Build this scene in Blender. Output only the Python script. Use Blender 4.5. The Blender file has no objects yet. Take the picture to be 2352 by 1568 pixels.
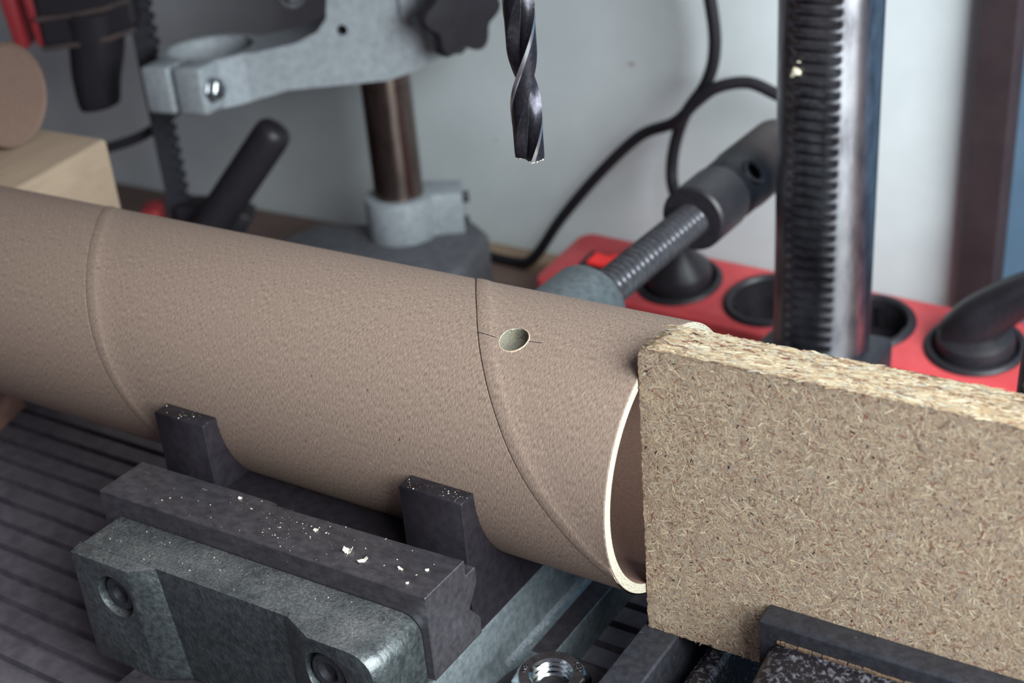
import bpy, bmesh, math, random
from mathutils import Vector, Matrix, noise

MM = 0.001                       # everything below is written in millimetres
sc = bpy.context.scene
col = sc.collection
R_ = math.radians

# ------------------------------------------------------------------ camera
cd = bpy.data.cameras.new('camera')
cam = bpy.data.objects.new('camera', cd)
col.objects.link(cam)
right = Vector((0.842660, 0.532883, -0.077206)); up = Vector((-0.186251, 0.423003, 0.886780)); back = Vector((0.505208, -0.732874, 0.455698))
m = Matrix.Identity(4)
for i in range(3):
    m[i][0] = right[i]; m[i][1] = up[i]; m[i][2] = back[i]
m.translation = Vector((141.0, -275.553, 196.697)) * MM
cam.matrix_world = m
cd.sensor_width = 36.0
cd.lens = 3080.0 / 2352.0 * 36.0
cd.clip_start = 0.01
cd.clip_end = 50
cd.dof.use_dof = True
cd.dof.focus_distance = 0.358
cd.dof.aperture_fstop = 14.5
sc.camera = cam

# ------------------------------------------------------------------ world, lights, exposure
w = bpy.data.worlds.new('world'); sc.world = w
w.use_nodes = True
w.node_tree.nodes['Background'].inputs[0].default_value = (0.90, 0.83, 1.0, 1)
w.node_tree.nodes['Background'].inputs[1].default_value = 0.18


def area_light(name, loc, target, size, size_y, energy, color):
    ld = bpy.data.lights.new(name, 'AREA')
    ld.shape = 'RECTANGLE'; ld.size = size * MM; ld.size_y = size_y * MM
    ld.energy = energy; ld.color = color
    o = bpy.data.objects.new(name, ld); col.objects.link(o)
    o.location = Vector(loc) * MM
    o.rotation_euler = (Vector(target) - Vector(loc)).to_track_quat('-Z', 'Y').to_euler()
    return o


area_light('window_light', (600, -185, 390), (-60, 60, 0), 640, 600, 20.0, (0.90, 0.99, 1.0))
sc.view_settings.view_transform = 'Standard'
sc.view_settings.look = 'None'
sc.view_settings.gamma = 1.0
sc.view_settings.use_curve_mapping = False
sc.view_settings.exposure = 0.0


# ------------------------------------------------------------------ helpers: naming
def tag(o, label, cat, group=None, kind=None):
    if label: o['label'] = label
    if cat: o['category'] = cat
    if group: o['group'] = group
    if kind: o['kind'] = kind
    return o


def thing(name, label, cat, loc, group=None):
    o = bpy.data.objects.new(name, None); col.objects.link(o)
    o.location = Vector(loc) * MM
    o.empty_display_size = 0.01
    o['o_mm'] = list(loc)
    return tag(o, label, cat, group)


def origin_of(o):
    while o is not None:
        if 'o_mm' in o: return Vector(o['o_mm'])
        o = o.parent
    return Vector((0, 0, 0))


def mesh_from(bm, name, org, angle=35):
    for v in bm.verts:
        v.co = (v.co - org) * MM
    bmesh.ops.recalc_face_normals(bm, faces=bm.faces)
    me = bpy.data.meshes.new(name)
    bm.to_mesh(me); bm.free()
    me.polygons.foreach_set('use_smooth', [True] * len(me.polygons))
    me.set_sharp_from_angle(angle=R_(angle))
    return me


def obj(name, bm, mats, parent=None, origin=None, bevel=0, segs=2, angle=35, bev_angle=30):
    """link a bmesh (in world millimetres) as ONE mesh object, relative to its thing's base"""
    if bevel:
        bmesh.ops.recalc_face_normals(bm, faces=bm.faces)
        es = [e for e in bm.edges if len(e.link_faces) == 2 and e.calc_face_angle(0) > R_(bev_angle)]
        bmesh.ops.bevel(bm, geom=es, offset=bevel, offset_type='OFFSET', segments=segs, profile=0.5,
                        affect='EDGES', clamp_overlap=True)
    org = Vector(origin) if origin else (origin_of(parent) if parent else Vector((0, 0, 0)))
    me = mesh_from(bm, name, org, angle)
    for mt in (mats if isinstance(mats, (list, tuple)) else [mats]):
        me.materials.append(mt)
    o = bpy.data.objects.new(name, me); col.objects.link(o)
    if parent:
        o.parent = parent
    else:
        o.location = org * MM
        o['o_mm'] = list(org)
    return o


# ------------------------------------------------------------------ helpers: shapes (all add to a bmesh)
def B(): return bmesh.new()


def box(bm, x0, x1, y0, y1, z0, z1, mi=0, X=None):
    vs = [Vector((x, y, z)) for z in (z0, z1) for y in (y0, y1) for x in (x0, x1)]
    if X: vs = [X @ v for v in vs]
    vs = [bm.verts.new(v) for v in vs]
    for f in ((0, 1, 3, 2), (4, 6, 7, 5), (0, 4, 5, 1), (2, 3, 7, 6), (0, 2, 6, 4), (1, 5, 7, 3)):
        bm.faces.new([vs[i] for i in f]).material_index = mi
    return bm


def loft(bm, rings, mi=0, closed=True, caps=True):
    """rings of 3-D points with equal counts"""
    rv = [[bm.verts.new(p) for p in r] for r in rings]
    n = len(rv[0])
    for a, b in zip(rv, rv[1:]):
        for i in range(n if closed else n - 1):
            j = (i + 1) % n
            bm.faces.new((a[i], a[j], b[j], b[i])).material_index = mi
    if caps:
        bm.faces.new(rv[0]).material_index = mi
        bm.faces.new(rv[-1][::-1]).material_index = mi
    return bm


def prism(bm, pts, axis, a0, a1, mi=0, X=None):
    """pts are (b, c) pairs: axis x -> (y,z); y -> (x,z); z -> (x,y)"""
    def P(p, a):
        q = {'x': (a, p[0], p[1]), 'y': (p[0], a, p[1]), 'z': (p[0], p[1], a)}[axis]
        q = Vector(q)
        return X @ q if X else q
    return loft(bm, [[P(p, a0) for p in pts], [P(p, a1) for p in pts]], mi)


def frame(loc, zdir, xdir=None):
    z = Vector(zdir).normalized()
    x = Vector(xdir) if xdir else (Vector((1, 0, 0)) if abs(z.x) < .9 else Vector((0, 1, 0)))
    x = (x - z * x.dot(z)).normalized()
    y = z.cross(x)
    M4 = Matrix.Identity(4)
    for i in range(3):
        M4[i][0] = x[i]; M4[i][1] = y[i]; M4[i][2] = z[i]
    M4.translation = Vector(loc)
    return M4


def lathe(bm, prof, X, seg=48, mi=0, cap0=True, cap1=True):
    """prof: (radius, height) from bottom to top along local z of X"""
    rings = []
    for r, h in prof:
        rings.append([X @ Vector((r * math.cos(t * 2 * math.pi / seg), r * math.sin(t * 2 * math.pi / seg), h))
                      for t in range(seg)])
    rv = [[bm.verts.new(p) for p in r] for r in rings]
    for a, b in zip(rv, rv[1:]):
        for i in range(seg):
            j = (i + 1) % seg
            bm.faces.new((a[i], a[j], b[j], b[i])).material_index = mi
    if cap0: bm.faces.new(rv[0][::-1]).material_index = mi
    if cap1: bm.faces.new(rv[-1]).material_index = mi
    return bm


def spline(pts, n=12):
    pts = [Vector(p) for p in pts]
    P = [pts[0] * 2 - pts[1]] + pts + [pts[-1] * 2 - pts[-2]]
    out = []
    for i in range(1, len(P) - 2):
        for k in range(n):
            t = k / n
            a, b, c, d = P[i - 1], P[i], P[i + 1], P[i + 2]
            out.append(0.5 * ((2 * b) + (c - a) * t + (2 * a - 5 * b + 4 * c - d) * t * t + (3 * b - a - 3 * c + d) * t ** 3))
    out.append(pts[-1])
    return out


def sweep(bm, path, rad, seg=14, mi=0):
    rings = []
    prev = None
    n = len(path)
    for i, p in enumerate(path):
        d = (path[min(i + 1, n - 1)] - path[max(i - 1, 0)]).normalized()
        if prev is None:
            x = d.orthogonal().normalized()
        else:
            x = (prev - d * prev.dot(d)).normalized()
        prev = x
        y = d.cross(x)
        r = rad(i / (n - 1)) if callable(rad) else rad
        rings.append([p + (x * math.cos(t) + y * math.sin(t)) * r for t in [k * 2 * math.pi / seg for k in range(seg)]])
    return loft(bm, rings, mi)


def rrect(w, h, r, n=5):
    pts = []
    for cx, cy, a0 in ((w - r, h - r, 0), (-w + r, h - r, 90), (-w + r, -h + r, 180), (w - r, -h + r, 270)):
        for k in range(n + 1):
            a = R_(a0 + 90 * k / n)
            pts.append((cx + r * math.cos(a), cy + r * math.sin(a)))
    return pts


def bool_diff(bm, cutters):
    """subtract closed bmeshes from bm (faces cut by them take material index 1)"""
    def tmp(b, mats):
        bmesh.ops.recalc_face_normals(b, faces=b.faces)
        me = bpy.data.meshes.new('tmp'); b.to_mesh(me); b.free()
        o = bpy.data.objects.new('tmp', me); col.objects.link(o)
        return o
    o = tmp(bm, None)
    o.data.materials.append(MAT_TMP[0]); o.data.materials.append(MAT_TMP[1])
    cs = []
    for c in cutters:
        for f in c.faces: f.material_index = 1
        k = tmp(c, None); k.data.materials.append(MAT_TMP[0]); k.data.materials.append(MAT_TMP[1])
        md = o.modifiers.new('b', 'BOOLEAN'); md.operation = 'DIFFERENCE'; md.solver = 'EXACT'; md.object = k
        cs.append(k)
    dg = bpy.context.evaluated_depsgraph_get()
    me = bpy.data.meshes.new_from_object(o.evaluated_get(dg))
    out = bmesh.new(); out.from_mesh(me)
    for k in cs + [o]:
        d = k.data
        bpy.data.objects.remove(k); bpy.data.meshes.remove(d)
    bpy.data.meshes.remove(me)
    return out


MAT_TMP = [bpy.data.materials.new('tmp_a'), bpy.data.materials.new('tmp_b')]


# ------------------------------------------------------------------ materials
def lin(c):
    return tuple((x / 255 / 12.92) if x / 255 <= 0.04045 else ((x / 255 + 0.055) / 1.055) ** 2.4 for x in c) + (1,)


def mat(name, c1, c2=None, rough=.5, metal=0.0, scale=600, stretch=(1, 1, 1), detail=4, lo=.35, hi=.65, coord='Object',
        bump=0.0, bscale=None, bdist=.0003, bstretch=None, spec=.5, speck=None, rough2=None, coat=0, rot=(0, 0, 0), voronoi=False,
        attr=None, emit=None, aniso=0.0, dusty=None):
    mt = bpy.data.materials.new(name); mt.use_nodes = True
    nt = mt.node_tree; N = nt.nodes; L = nt.links
    bs = N['Principled BSDF']
    bs.inputs['Base Color'].default_value = lin(c1)
    bs.inputs['Roughness'].default_value = rough
    bs.inputs['Metallic'].default_value = metal
    bs.inputs['Specular IOR Level'].default_value = spec
    bs.inputs['Coat Weight'].default_value = coat; bs.inputs['Coat Roughness'].default_value = .28
    if emit:
        bs.inputs['Emission Color'].default_value = lin(emit[0]); bs.inputs['Emission Strength'].default_value = emit[1]
    tc = N.new('ShaderNodeTexCoord')

    def mapped(st):
        mp = N.new('ShaderNodeMapping'); mp.inputs['Scale'].default_value = st; mp.inputs['Rotation'].default_value = rot
        L.new(tc.outputs[coord], mp.inputs['Vector']); return mp.outputs[0]
    colour = None
    if c2 is not None:
        nz = N.new('ShaderNodeTexNoise'); nz.inputs['Scale'].default_value = scale; nz.inputs['Detail'].default_value = detail
        nz.inputs['Roughness'].default_value = .6
        L.new(mapped(stretch), nz.inputs['Vector'])
        cr = N.new('ShaderNodeValToRGB')
        cr.color_ramp.elements[0].position = lo; cr.color_ramp.elements[0].color = lin(c1)
        cr.color_ramp.elements[1].position = hi; cr.color_ramp.elements[1].color = lin(c2)
        L.new(nz.outputs['Fac'], cr.inputs['Fac'])
        colour = cr.outputs['Color']
        if rough2 is not None:
            mr = N.new('ShaderNodeMapRange')
            mr.inputs[1].default_value = lo; mr.inputs[2].default_value = hi
            mr.inputs[3].default_value = rough; mr.inputs[4].default_value = rough2
            L.new(nz.outputs['Fac'], mr.inputs[0]); L.new(mr.outputs[0], bs.inputs['Roughness'])
    if attr:
        at = N.new('ShaderNodeAttribute'); at.attribute_name = attr
        colour = at.outputs['Color']
    for sp in (speck or []):            # (colour, scale, threshold, stretch): small marks that belong to the surface
        n2 = N.new('ShaderNodeTexNoise'); n2.inputs['Scale'].default_value = sp[1]; n2.inputs['Detail'].default_value = 2
        L.new(mapped(sp[3] if len(sp) > 3 else (1, 1, 1)), n2.inputs['Vector'])
        r2 = N.new('ShaderNodeValToRGB')
        r2.color_ramp.elements[0].position = sp[2]; r2.color_ramp.elements[0].color = (0, 0, 0, 1)
        r2.color_ramp.elements[1].position = min(1, sp[2] + .04); r2.color_ramp.elements[1].color = (1, 1, 1, 1)
        L.new(n2.outputs['Fac'], r2.inputs['Fac'])
        mx = N.new('ShaderNodeMixRGB'); mx.inputs[1].default_value = lin(c1); mx.inputs[2].default_value = lin(sp[0])
        if colour: L.new(colour, mx.inputs[1])
        L.new(r2.outputs['Color'], mx.inputs[0])
        colour = mx.outputs[0]
    if dusty:                           # dust that has settled on the upward faces: (colour, amount)
        ge = N.new('ShaderNodeNewGeometry'); sx = N.new('ShaderNodeSeparateXYZ'); L.new(ge.outputs['True Normal'], sx.inputs[0])
        up_ = N.new('ShaderNodeMapRange'); up_.inputs[1].default_value = .75; up_.inputs[2].default_value = 1.0
        L.new(sx.outputs[2], up_.inputs[0])
        n3 = N.new('ShaderNodeTexNoise'); n3.inputs['Scale'].default_value = 1500; n3.inputs['Detail'].default_value = 6
        L.new(tc.outputs['Object'], n3.inputs['Vector'])
        n4 = N.new('ShaderNodeTexNoise'); n4.inputs['Scale'].default_value = 70; n4.inputs['Detail'].default_value = 3
        L.new(tc.outputs['Object'], n4.inputs['Vector'])
        ml = N.new('ShaderNodeMath'); ml.operation = 'MULTIPLY'; L.new(n3.outputs['Fac'], ml.inputs[0]); L.new(n4.outputs['Fac'], ml.inputs[1])
        m2 = N.new('ShaderNodeMapRange'); m2.inputs[1].default_value = .12; m2.inputs[2].default_value = .42; m2.inputs[4].default_value = dusty[1]
        L.new(ml.outputs[0], m2.inputs[0])
        m3 = N.new('ShaderNodeMath'); m3.operation = 'MULTIPLY'; L.new(m2.outputs[0], m3.inputs[0]); L.new(up_.outputs[0], m3.inputs[1])
        mx = N.new('ShaderNodeMixRGB'); mx.inputs[1].default_value = lin(c1); mx.inputs[2].default_value = lin(dusty[0])
        if colour: L.new(colour, mx.inputs[1])
        L.new(m3.outputs[0], mx.inputs[0]); colour = mx.outputs[0]
        iv = N.new('ShaderNodeMath'); iv.operation = 'MULTIPLY_ADD'; iv.inputs[1].default_value = -metal; iv.inputs[2].default_value = metal
        L.new(m3.outputs[0], iv.inputs[0]); L.new(iv.outputs[0], bs.inputs['Metallic'])
    if aniso:
        bs.inputs['Anisotropic'].default_value = abs(aniso)
        if aniso < 0: bs.inputs['Anisotropic Rotation'].default_value = .25
        tg = N.new('ShaderNodeTangent'); tg.direction_type = 'RADIAL'; tg.axis = 'Z'
        L.new(tg.outputs[0], bs.inputs['Tangent'])
    if colour: L.new(colour, bs.inputs['Base Color'])
    if bump:
        if voronoi:
            bn = N.new('ShaderNodeTexVoronoi'); bn.feature = 'SMOOTH_F1'; out = bn.outputs['Distance']
        else:
            bn = N.new('ShaderNodeTexNoise'); bn.inputs['Detail'].default_value = 3; out = bn.outputs['Fac']
        bn.inputs['Scale'].default_value = bscale or scale
        L.new(mapped(bstretch or stretch), bn.inputs['Vector'])
        bp = N.new('ShaderNodeBump'); bp.inputs['Strength'].default_value = bump; bp.inputs['Distance'].default_value = bdist
        L.new(out, bp.inputs['Height']); L.new(bp.outputs[0], bs.inputs['Normal'])
    return mt


KRAFT = mat('kraft_paper', (116, 96, 86), (160, 139, 125), rough=.75, coord='UV', scale=3600, stretch=(1, .2, 1), lo=.36, hi=.64,
            detail=5, bump=.36, bscale=3000, bdist=.00014, spec=.25,
            speck=[((176, 152, 134), 2300, .69, (1, .16, 1)), ((95, 72, 64), 700, .74, (1, .5, 1))])
KRAFT_IN = mat('kraft_inside', (134, 106, 94), (160, 128, 114), rough=.85, scale=2000, bump=.3, bdist=.0001, spec=.2)
TORN = mat('torn_kraft', (176, 152, 132), (206, 186, 164), rough=.9, scale=2500, bump=.4, bdist=.0002, spec=.15)
HOLEWALL = mat('hole_wall', (104, 100, 90), (138, 132, 118), rough=.95, scale=2500, bump=.5, bdist=.0003, spec=.1)
CUT = mat('cut_cardboard', (160, 152, 136), (198, 190, 172), rough=.9, scale=1800, bump=.5, bdist=.0003, spec=.2)
PENCIL = mat('pencil', (42, 38, 42), rough=.6)
BOARD = mat('board_core', (140, 116, 98), (176, 152, 128), rough=.8, scale=900, bump=.6, bdist=.0004, spec=.25)
FLAKE = mat('wood_flake', (180, 160, 130), rough=.62, attr='Col', spec=.35)
BLACK = mat('black_lacquer', (30, 27, 32), (40, 36, 42), rough=.42, scale=300, spec=.4, speck=[((150, 150, 150), 2600, .78)])
JAWSTEEL = mat('jaw_steel', (82, 78, 84), (124, 120, 127), rough=.42, rough2=.34, metal=.75, scale=420, stretch=(.6, 1, 1), lo=.3, hi=.75, detail=8,
               bump=.12, bscale=3000, bdist=.00008, bstretch=(.25, 1, 1), speck=[((150, 150, 156), 1100, .72, (.5, 1, 1))])
GREENCAST = mat('green_hammer_paint', (62, 67, 70), (90, 97, 99), rough=.40, rough2=.5, metal=.6, coat=.8, dusty=((124, 121, 120), .75), scale=500, bump=.8, bscale=900, bdist=.00035, spec=.55,
                speck=[((112, 104, 92), 1900, .69)])
GREENRIM = mat('green_rail_paint', (104, 112, 116), (130, 138, 142), rough=.5, metal=.7, scale=400, bump=.5, bscale=900, bdist=.0002, spec=.5)
WEARLIGHT = mat('pale_wear_highlight', (122, 126, 132), (92, 96, 102), rough=.8, scale=1500)  # worn crease colour with the fillet's highlight put in
RUSTEDGE = mat('worn_edge', (120, 92, 66), (70, 62, 60), rough=.8, scale=900)
BLACKHAMMER = mat('black_hammer_paint', (26, 23, 28), (96, 94, 100), rough=.3, rough2=.5, scale=760, lo=.50, hi=.66, detail=3, bump=.5, bscale=700,
                  bdist=.0004, spec=.5)
BARSTEEL = mat('dark_bar_steel', (50, 50, 56), (66, 66, 74), rough=.5, metal=.4, scale=500, bump=.1, bscale=1500, bdist=.0001,
               speck=[((120, 120, 126), 900, .74)])
TABLE = mat('table_iron', (92, 86, 94), (112, 105, 113), rough=.55, metal=.3, scale=160, bump=.08, bscale=900, bdist=.0001)
STEEL = mat('bright_steel', (150, 152, 156), (180, 182, 186), rough=.24, metal=1.0, scale=500, bump=.05, bscale=900, bdist=.0001)
ZINC = mat('zinc_plate', (150, 158, 162), (184, 192, 196), rough=.2, metal=1.0, scale=300, bump=.1, bscale=1200, bdist=.00005)
ZINCDULL = mat('zinc_dusty', (88, 80, 84), (108, 100, 104), rough=.4, metal=.8, scale=300, bump=.15, bscale=1800, bdist=.00006,
               speck=[((190, 180, 165), 2200, .7)])
SPINDLE = mat('spindle_steel', (98, 98, 104), (122, 122, 128), rough=.40, metal=.8, scale=300)
COLSTEEL = mat('column_steel', (104, 102, 108), (190, 190, 196), rough=.40, rough2=.30, metal=1.0, aniso=-.8, scale=130, stretch=(1, 1, .35), lo=.3, hi=.7, detail=6,
               bump=.12, bscale=900, bdist=.0001, bstretch=(1, 1, .1), speck=[((190, 180, 165), 900, .76)])
BITDARK = mat('black_oxide', (58, 56, 62), (76, 74, 82), rough=.36, metal=.9, scale=900, bump=.15, bscale=1500, bdist=.0001,
              speck=[((180, 176, 170), 2400, .73)])
BITLAND = mat('ground_land', (200, 202, 206), rough=.3, metal=1.0)
ALU = mat('cast_aluminium', (150, 156, 162), (172, 178, 184), rough=.62, metal=.15, scale=260, bump=.15, bscale=1200, bdist=.0001)
ALUDULL = mat('cast_aluminium_dull', (86, 87, 93), (104, 104, 109), rough=.7, metal=.15, scale=160, bump=.15, bscale=900, bdist=.0001)
STANDCOL = mat('stand_column_steel', (116, 102, 96), (150, 134, 126), rough=.28, metal=1.0, aniso=-.8, scale=120, stretch=(1, 1, .3))
PLASTIC = mat('black_plastic', (36, 33, 38), (44, 41, 47), rough=.42, scale=500, bump=.1, bscale=1600, bdist=.0001, spec=.45)
PLASTICWORN = mat('worn_black_plastic', (62, 54, 55), (88, 74, 72), rough=.5, scale=90, spec=.4)
RUBBER = mat('rubber_cable', (34, 31, 37), rough=.6, spec=.35)
RED = mat('red_plastic', (212, 76, 80), (220, 86, 90), rough=.42, scale=100, bump=.08, bscale=1500, bdist=.0001, spec=.45)
REDDARK = mat('dark_red_plastic', (150, 44, 50), rough=.5)
REDGLOW = mat('lit_red_rocker', (230, 40, 42), rough=.25, emit=((255, 40, 40), .35))
WALL = mat('plaster_wall', (210, 216, 219), (222, 228, 231), rough=.85, scale=14, detail=8, bump=.12, bscale=260, bdist=.0004, spec=.2,
           speck=[((178, 160, 152), 60, .74)])
SHADEWALL = mat('dark_shade_wall', (62, 58, 62), (72, 68, 72), rough=.85, scale=14, spec=.2)
BENCH = mat('brown_bench', (104, 84, 78), (128, 104, 94), rough=.7, scale=60, stretch=(.2, 1, 1), bump=.15, bscale=400, bdist=.0003)
WOOD = mat('pale_wood', (154, 132, 112), (176, 154, 132), rough=.65, scale=120, stretch=(1, .12, 1), lo=.3, hi=.7, detail=6, bump=.1, bscale=400, bdist=.0001)
WOODBROWN = mat('brown_wood', (120, 84, 74), (146, 108, 92), rough=.75, scale=150, stretch=(.2, 1, 1))
BROWNCARD = mat('brown_card', (104, 82, 72), (118, 94, 82), rough=.8, scale=900, bump=.1, bdist=.0001)
TRIM = mat('dark_trim', (46, 34, 38), (54, 41, 45), rough=.6, scale=60)
BLUE = mat('blue_panel', (78, 104, 128), (88, 114, 138), rough=.7, scale=20)
DUST = mat('saw_dust', (226, 212, 186), (240, 230, 208), rough=.9, scale=3000, spec=.2)
PAPER = mat('paper_chip_pulp', (216, 208, 190), (236, 230, 214), rough=.9, scale=2000, spec=.2, bump=.3, bdist=.0001)

BENCH_Z = -155.0
TABLE_Z = -75.0
WALL_Y = 400.0


# ------------------------------------------------------------------ the setting
def structure(name, bm, mt, **k):
    o = obj(name, bm, mt, **k); o['kind'] = 'structure'
    return o


structure('wall_back', box(B(), -1300, -25, WALL_Y, WALL_Y + 20, -420, 700), WALL)
structure('shade_wall_left', box(B(), -860, -820, -700, WALL_Y, -420, 700), SHADEWALL)  # unseen wall, added dark to cut ambient light from the left
structure('trim_1', prism(B(), [(-27, 402), (-27, 390), (-25, 387), (-8, 387), (-6, 390), (-6, 402)], 'z', -420, 700), TRIM)
structure('door_1', box(B(), -9, 700, WALL_Y + 2, WALL_Y + 18, -420, 700), BLUE)

bm = B()
prism(bm, [(-1200, 60), (700, 60), (700, 396), (-1200, 396)], 'z', BENCH_Z - 24, BENCH_Z)
bench = obj('workbench', bm, BENCH, origin=(-200, 230, BENCH_Z - 24), bevel=1.5)
tag(bench, 'brown wooden workbench top running along the pale wall', 'workbench')

bm = B()
X = Matrix.Rotation(R_(-1.5), 4, 'Z'); X.translation = Vector((-235, 388, BENCH_Z))
prism(bm, [(-9, 0), (6, 0), (6, 5), (4, 7), (-7, 7), (-9, 5)], 'x', -105, 70, X=X)
tag(obj('wooden_slat', bm, BOARD, origin=(-235, 388, BENCH_Z)), 'thin pale wooden slat lying on the bench at the foot of the wall', 'slat')

# ------------------------------------------------------------------ drill press: column, table, head, chuck
DP = (-47.0, 241.7)
press = thing('drill_press', 'drill press with a dark toothed steel column and a grooved iron table', 'drill press', (DP[0], DP[1], BENCH_Z))
RC = 21.0
NT, Z0, Z1, PITCH = 120, BENCH_Z, 300.0, 4.72
bm = B()
zs = []
z = -118.0
while z < 260:
    for k in (0.0, .16, .34, .50, .66, .84):
        zs.append(z + k * PITCH)
    z += PITCH
zs = [BENCH_Z, -120.0] + zs + [262.0, 300.0]
A_CUT, CHORD = R_(270), 18.0         # the rack is milled into this side of the round column
rows = []
for z in zs:
    ph = ((z + 118.0) / PITCH) % 1.0
    g = 0.0
    if -118 <= z < 260:
        g = {0: 0.0, 1: 0.0, 2: 1.0, 3: 1.0, 4: 1.0, 5: 0.0}[min(5, int(round(ph * 6)) % 6)]
    row = []
    for i in range(NT):
        a = 2 * math.pi * i / NT
        r = RC
        d = a - A_CUT
        c = math.cos(d)
        if g > 0 and c > 0:
            r = min(RC, CHORD / c)
        if c > 0: r = min(r, 20.3 / c)      # small flat on the tips of the teeth
        row.append((DP[0] + r * math.cos(a), DP[1] + r * math.sin(a), z))
    rows.append(row)
loft(bm, rows)
obj('column', bm, COLSTEEL, press, angle=28)
bm = B()
lathe(bm, [(52, BENCH_Z), (52, BENCH_Z + 10), (46, BENCH_Z + 14), (30, BENCH_Z + 16), (27, BENCH_Z + 30), (21.2, BENCH_Z + 30)],
      Matrix.Translation((DP[0], DP[1], 0)))
obj('foot_flange', bm, BARSTEEL, press)
# grooved table: a profile across Y swept along X
GP = 10.3
prof = [(-232.0, TABLE_Z - 16), (-232.0, TABLE_Z)]
y = -225.6
while y < 120:
    prof += [(y - 1.5, TABLE_Z), (y - 1.2, TABLE_Z - 2.6), (y + 1.2, TABLE_Z - 2.6), (y + 1.5, TABLE_Z)]
    y += GP
prof += [(132, TABLE_Z), (132, TABLE_Z - 16)]
bm = B()
prism(bm, prof, 'x', -470, 240)
obj('table', bm, TABLE, press, angle=20)
bm = B()
prism(bm, [(-78, 60), (-16, 60), (-20, 262), (-74, 262)], 'z', TABLE_Z - 44, TABLE_Z - 16)
obj('table_bracket', bm, BARSTEEL, press, bevel=3)
BX, BY = -38.4, 0.0
bm = B()
lathe(bm, [(9, 126), (14, 127), (19, 134), (23, 144), (23, 146), (25.5, 147), (25.5, 172), (23, 175), (23, 206), (14, 210), (14, 216)],
      Matrix.Translation((BX, BY, 0)))
obj('chuck', bm, SPINDLE, press)
bm = B()
lathe(bm, [(22, 214), (22, 240)], Matrix.Translation((BX, BY, 0)))
obj('quill', bm, STEEL, press)
bm = B()
prism(bm, [(-104, -50), (-80, -78), (2, -78), (26, -50), (20, 240), (-14, 286), (-80, 286), (-112, 240)], 'z', 226, 350)
obj('head', bm, GREENCAST, press, bevel=8, segs=3)

# ------------------------------------------------------------------ red socket strip, plugs, cables
al, ti = R_(-4.35), R_(10)
ex = Vector((math.cos(al), math.sin(al), 0))
nn = Vector((0, -math.sin(ti), math.cos(ti))); nn = (nn - ex * nn.dot(ex)).normalized()
ey = nn.cross(ex)
SX = Matrix.Identity(4)
for i in range(3):
    SX[i][0] = ex[i]; SX[i][1] = ey[i]; SX[i][2] = nn[i]
SX.translation = Vector((-158.7, 324.8, -115.3))
strip = thing('power_strip', 'red power strip with black round sockets lying on the bench by the wall', 'power strip', (-70, 318, BENCH_Z))
bm = B()
poly = [(p[0] + 90, p[1]) for p in rrect(172, 29, 9)]
loft(bm, [[SX @ Vector((p[0], p[1], -35)) for p in poly], [SX @ Vector((p[0], p[1], -5)) for p in poly],
          [SX @ Vector((90 + (p[0] - 90) * .992, p[1] * .955, -1.2)) for p in poly],
          [SX @ Vector((90 + (p[0] - 90) * .978, p[1] * .87, 0)) for p in poly]])
SOCK = [0, 54.0, 108.5, 163.0, 217.5]
cut = []
for sx in SOCK:
    c = B(); lathe(c, [(20.6, -18), (20.6, 8)], SX @ Matrix.Translation((sx, 0, 0)), 40); cut.append(c)
c = B(); box(c, -63, -37, -6.5, 9.5, -8, 8, X=SX); cut.append(c)
bm = bool_diff(bm, cut)
obj('body', bm, [RED, RED], strip)
for sx in SOCK:
    T = SX @ Matrix.Translation((sx, 0, 0))
    bm = B()
    ring = [(19.2, -16.8), (19.2, .6), (20.2, 2.0), (21.6, 2.4), (23.0, 1.9), (23.8, .8), (24.0, -.3), (20.4, -.5), (20.4, -16.9)]
    lathe(bm, ring + [ring[0]], T, 56, cap0=False, cap1=False)
    lathe(bm, [(.01, -17.0), (20.3, -17.0), (20.3, -15.5), (.01, -15.5)], T, 48)
    box(bm, -19.6, -16.4, -7, 7, -16, -3, X=T); box(bm, 16.4, 19.6, -7, 7, -16, -3, X=T)
    s = obj('socket', bm, PLASTIC, strip)
    for sg in (-1, 1):
        bm = B(); box(bm, -2.2, 2.2, sg * 18.2 - 1.2, sg * 18.2 + .6, -15, -3, X=T)
        obj('earth_clip', bm, STEEL, s)
        bm = B(); lathe(bm, [(2.4, -15.6), (2.4, -15.3)], T @ Matrix.Translation((9.5 * sg, 0, 0)), 20)
        obj('pin_hole', bm, RUBBER, s)
bm = B()
prism(bm, [(p[0] - 50, p[1] + 1.5) for p in rrect(12.8, 7.8, 1)], 'z', -7, .8, X=SX)
sw = obj('switch', bm, PLASTIC, strip)
bm = B()
prism(bm, [(-58, .5), (-42, .5), (-42, 4.2), (-50, 1.6), (-58, 2.2)], 'y', -3.6, 6.6, X=SX)
obj('rocker', bm, REDGLOW, sw)['label'] = 'lit red rocker of the switch'


def cable(name, pts, r, mt, parent=None, n=10):
    bm = B(); sweep(bm, spline(pts, n), r, 14)
    return obj(name, bm, mt, parent)


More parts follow.
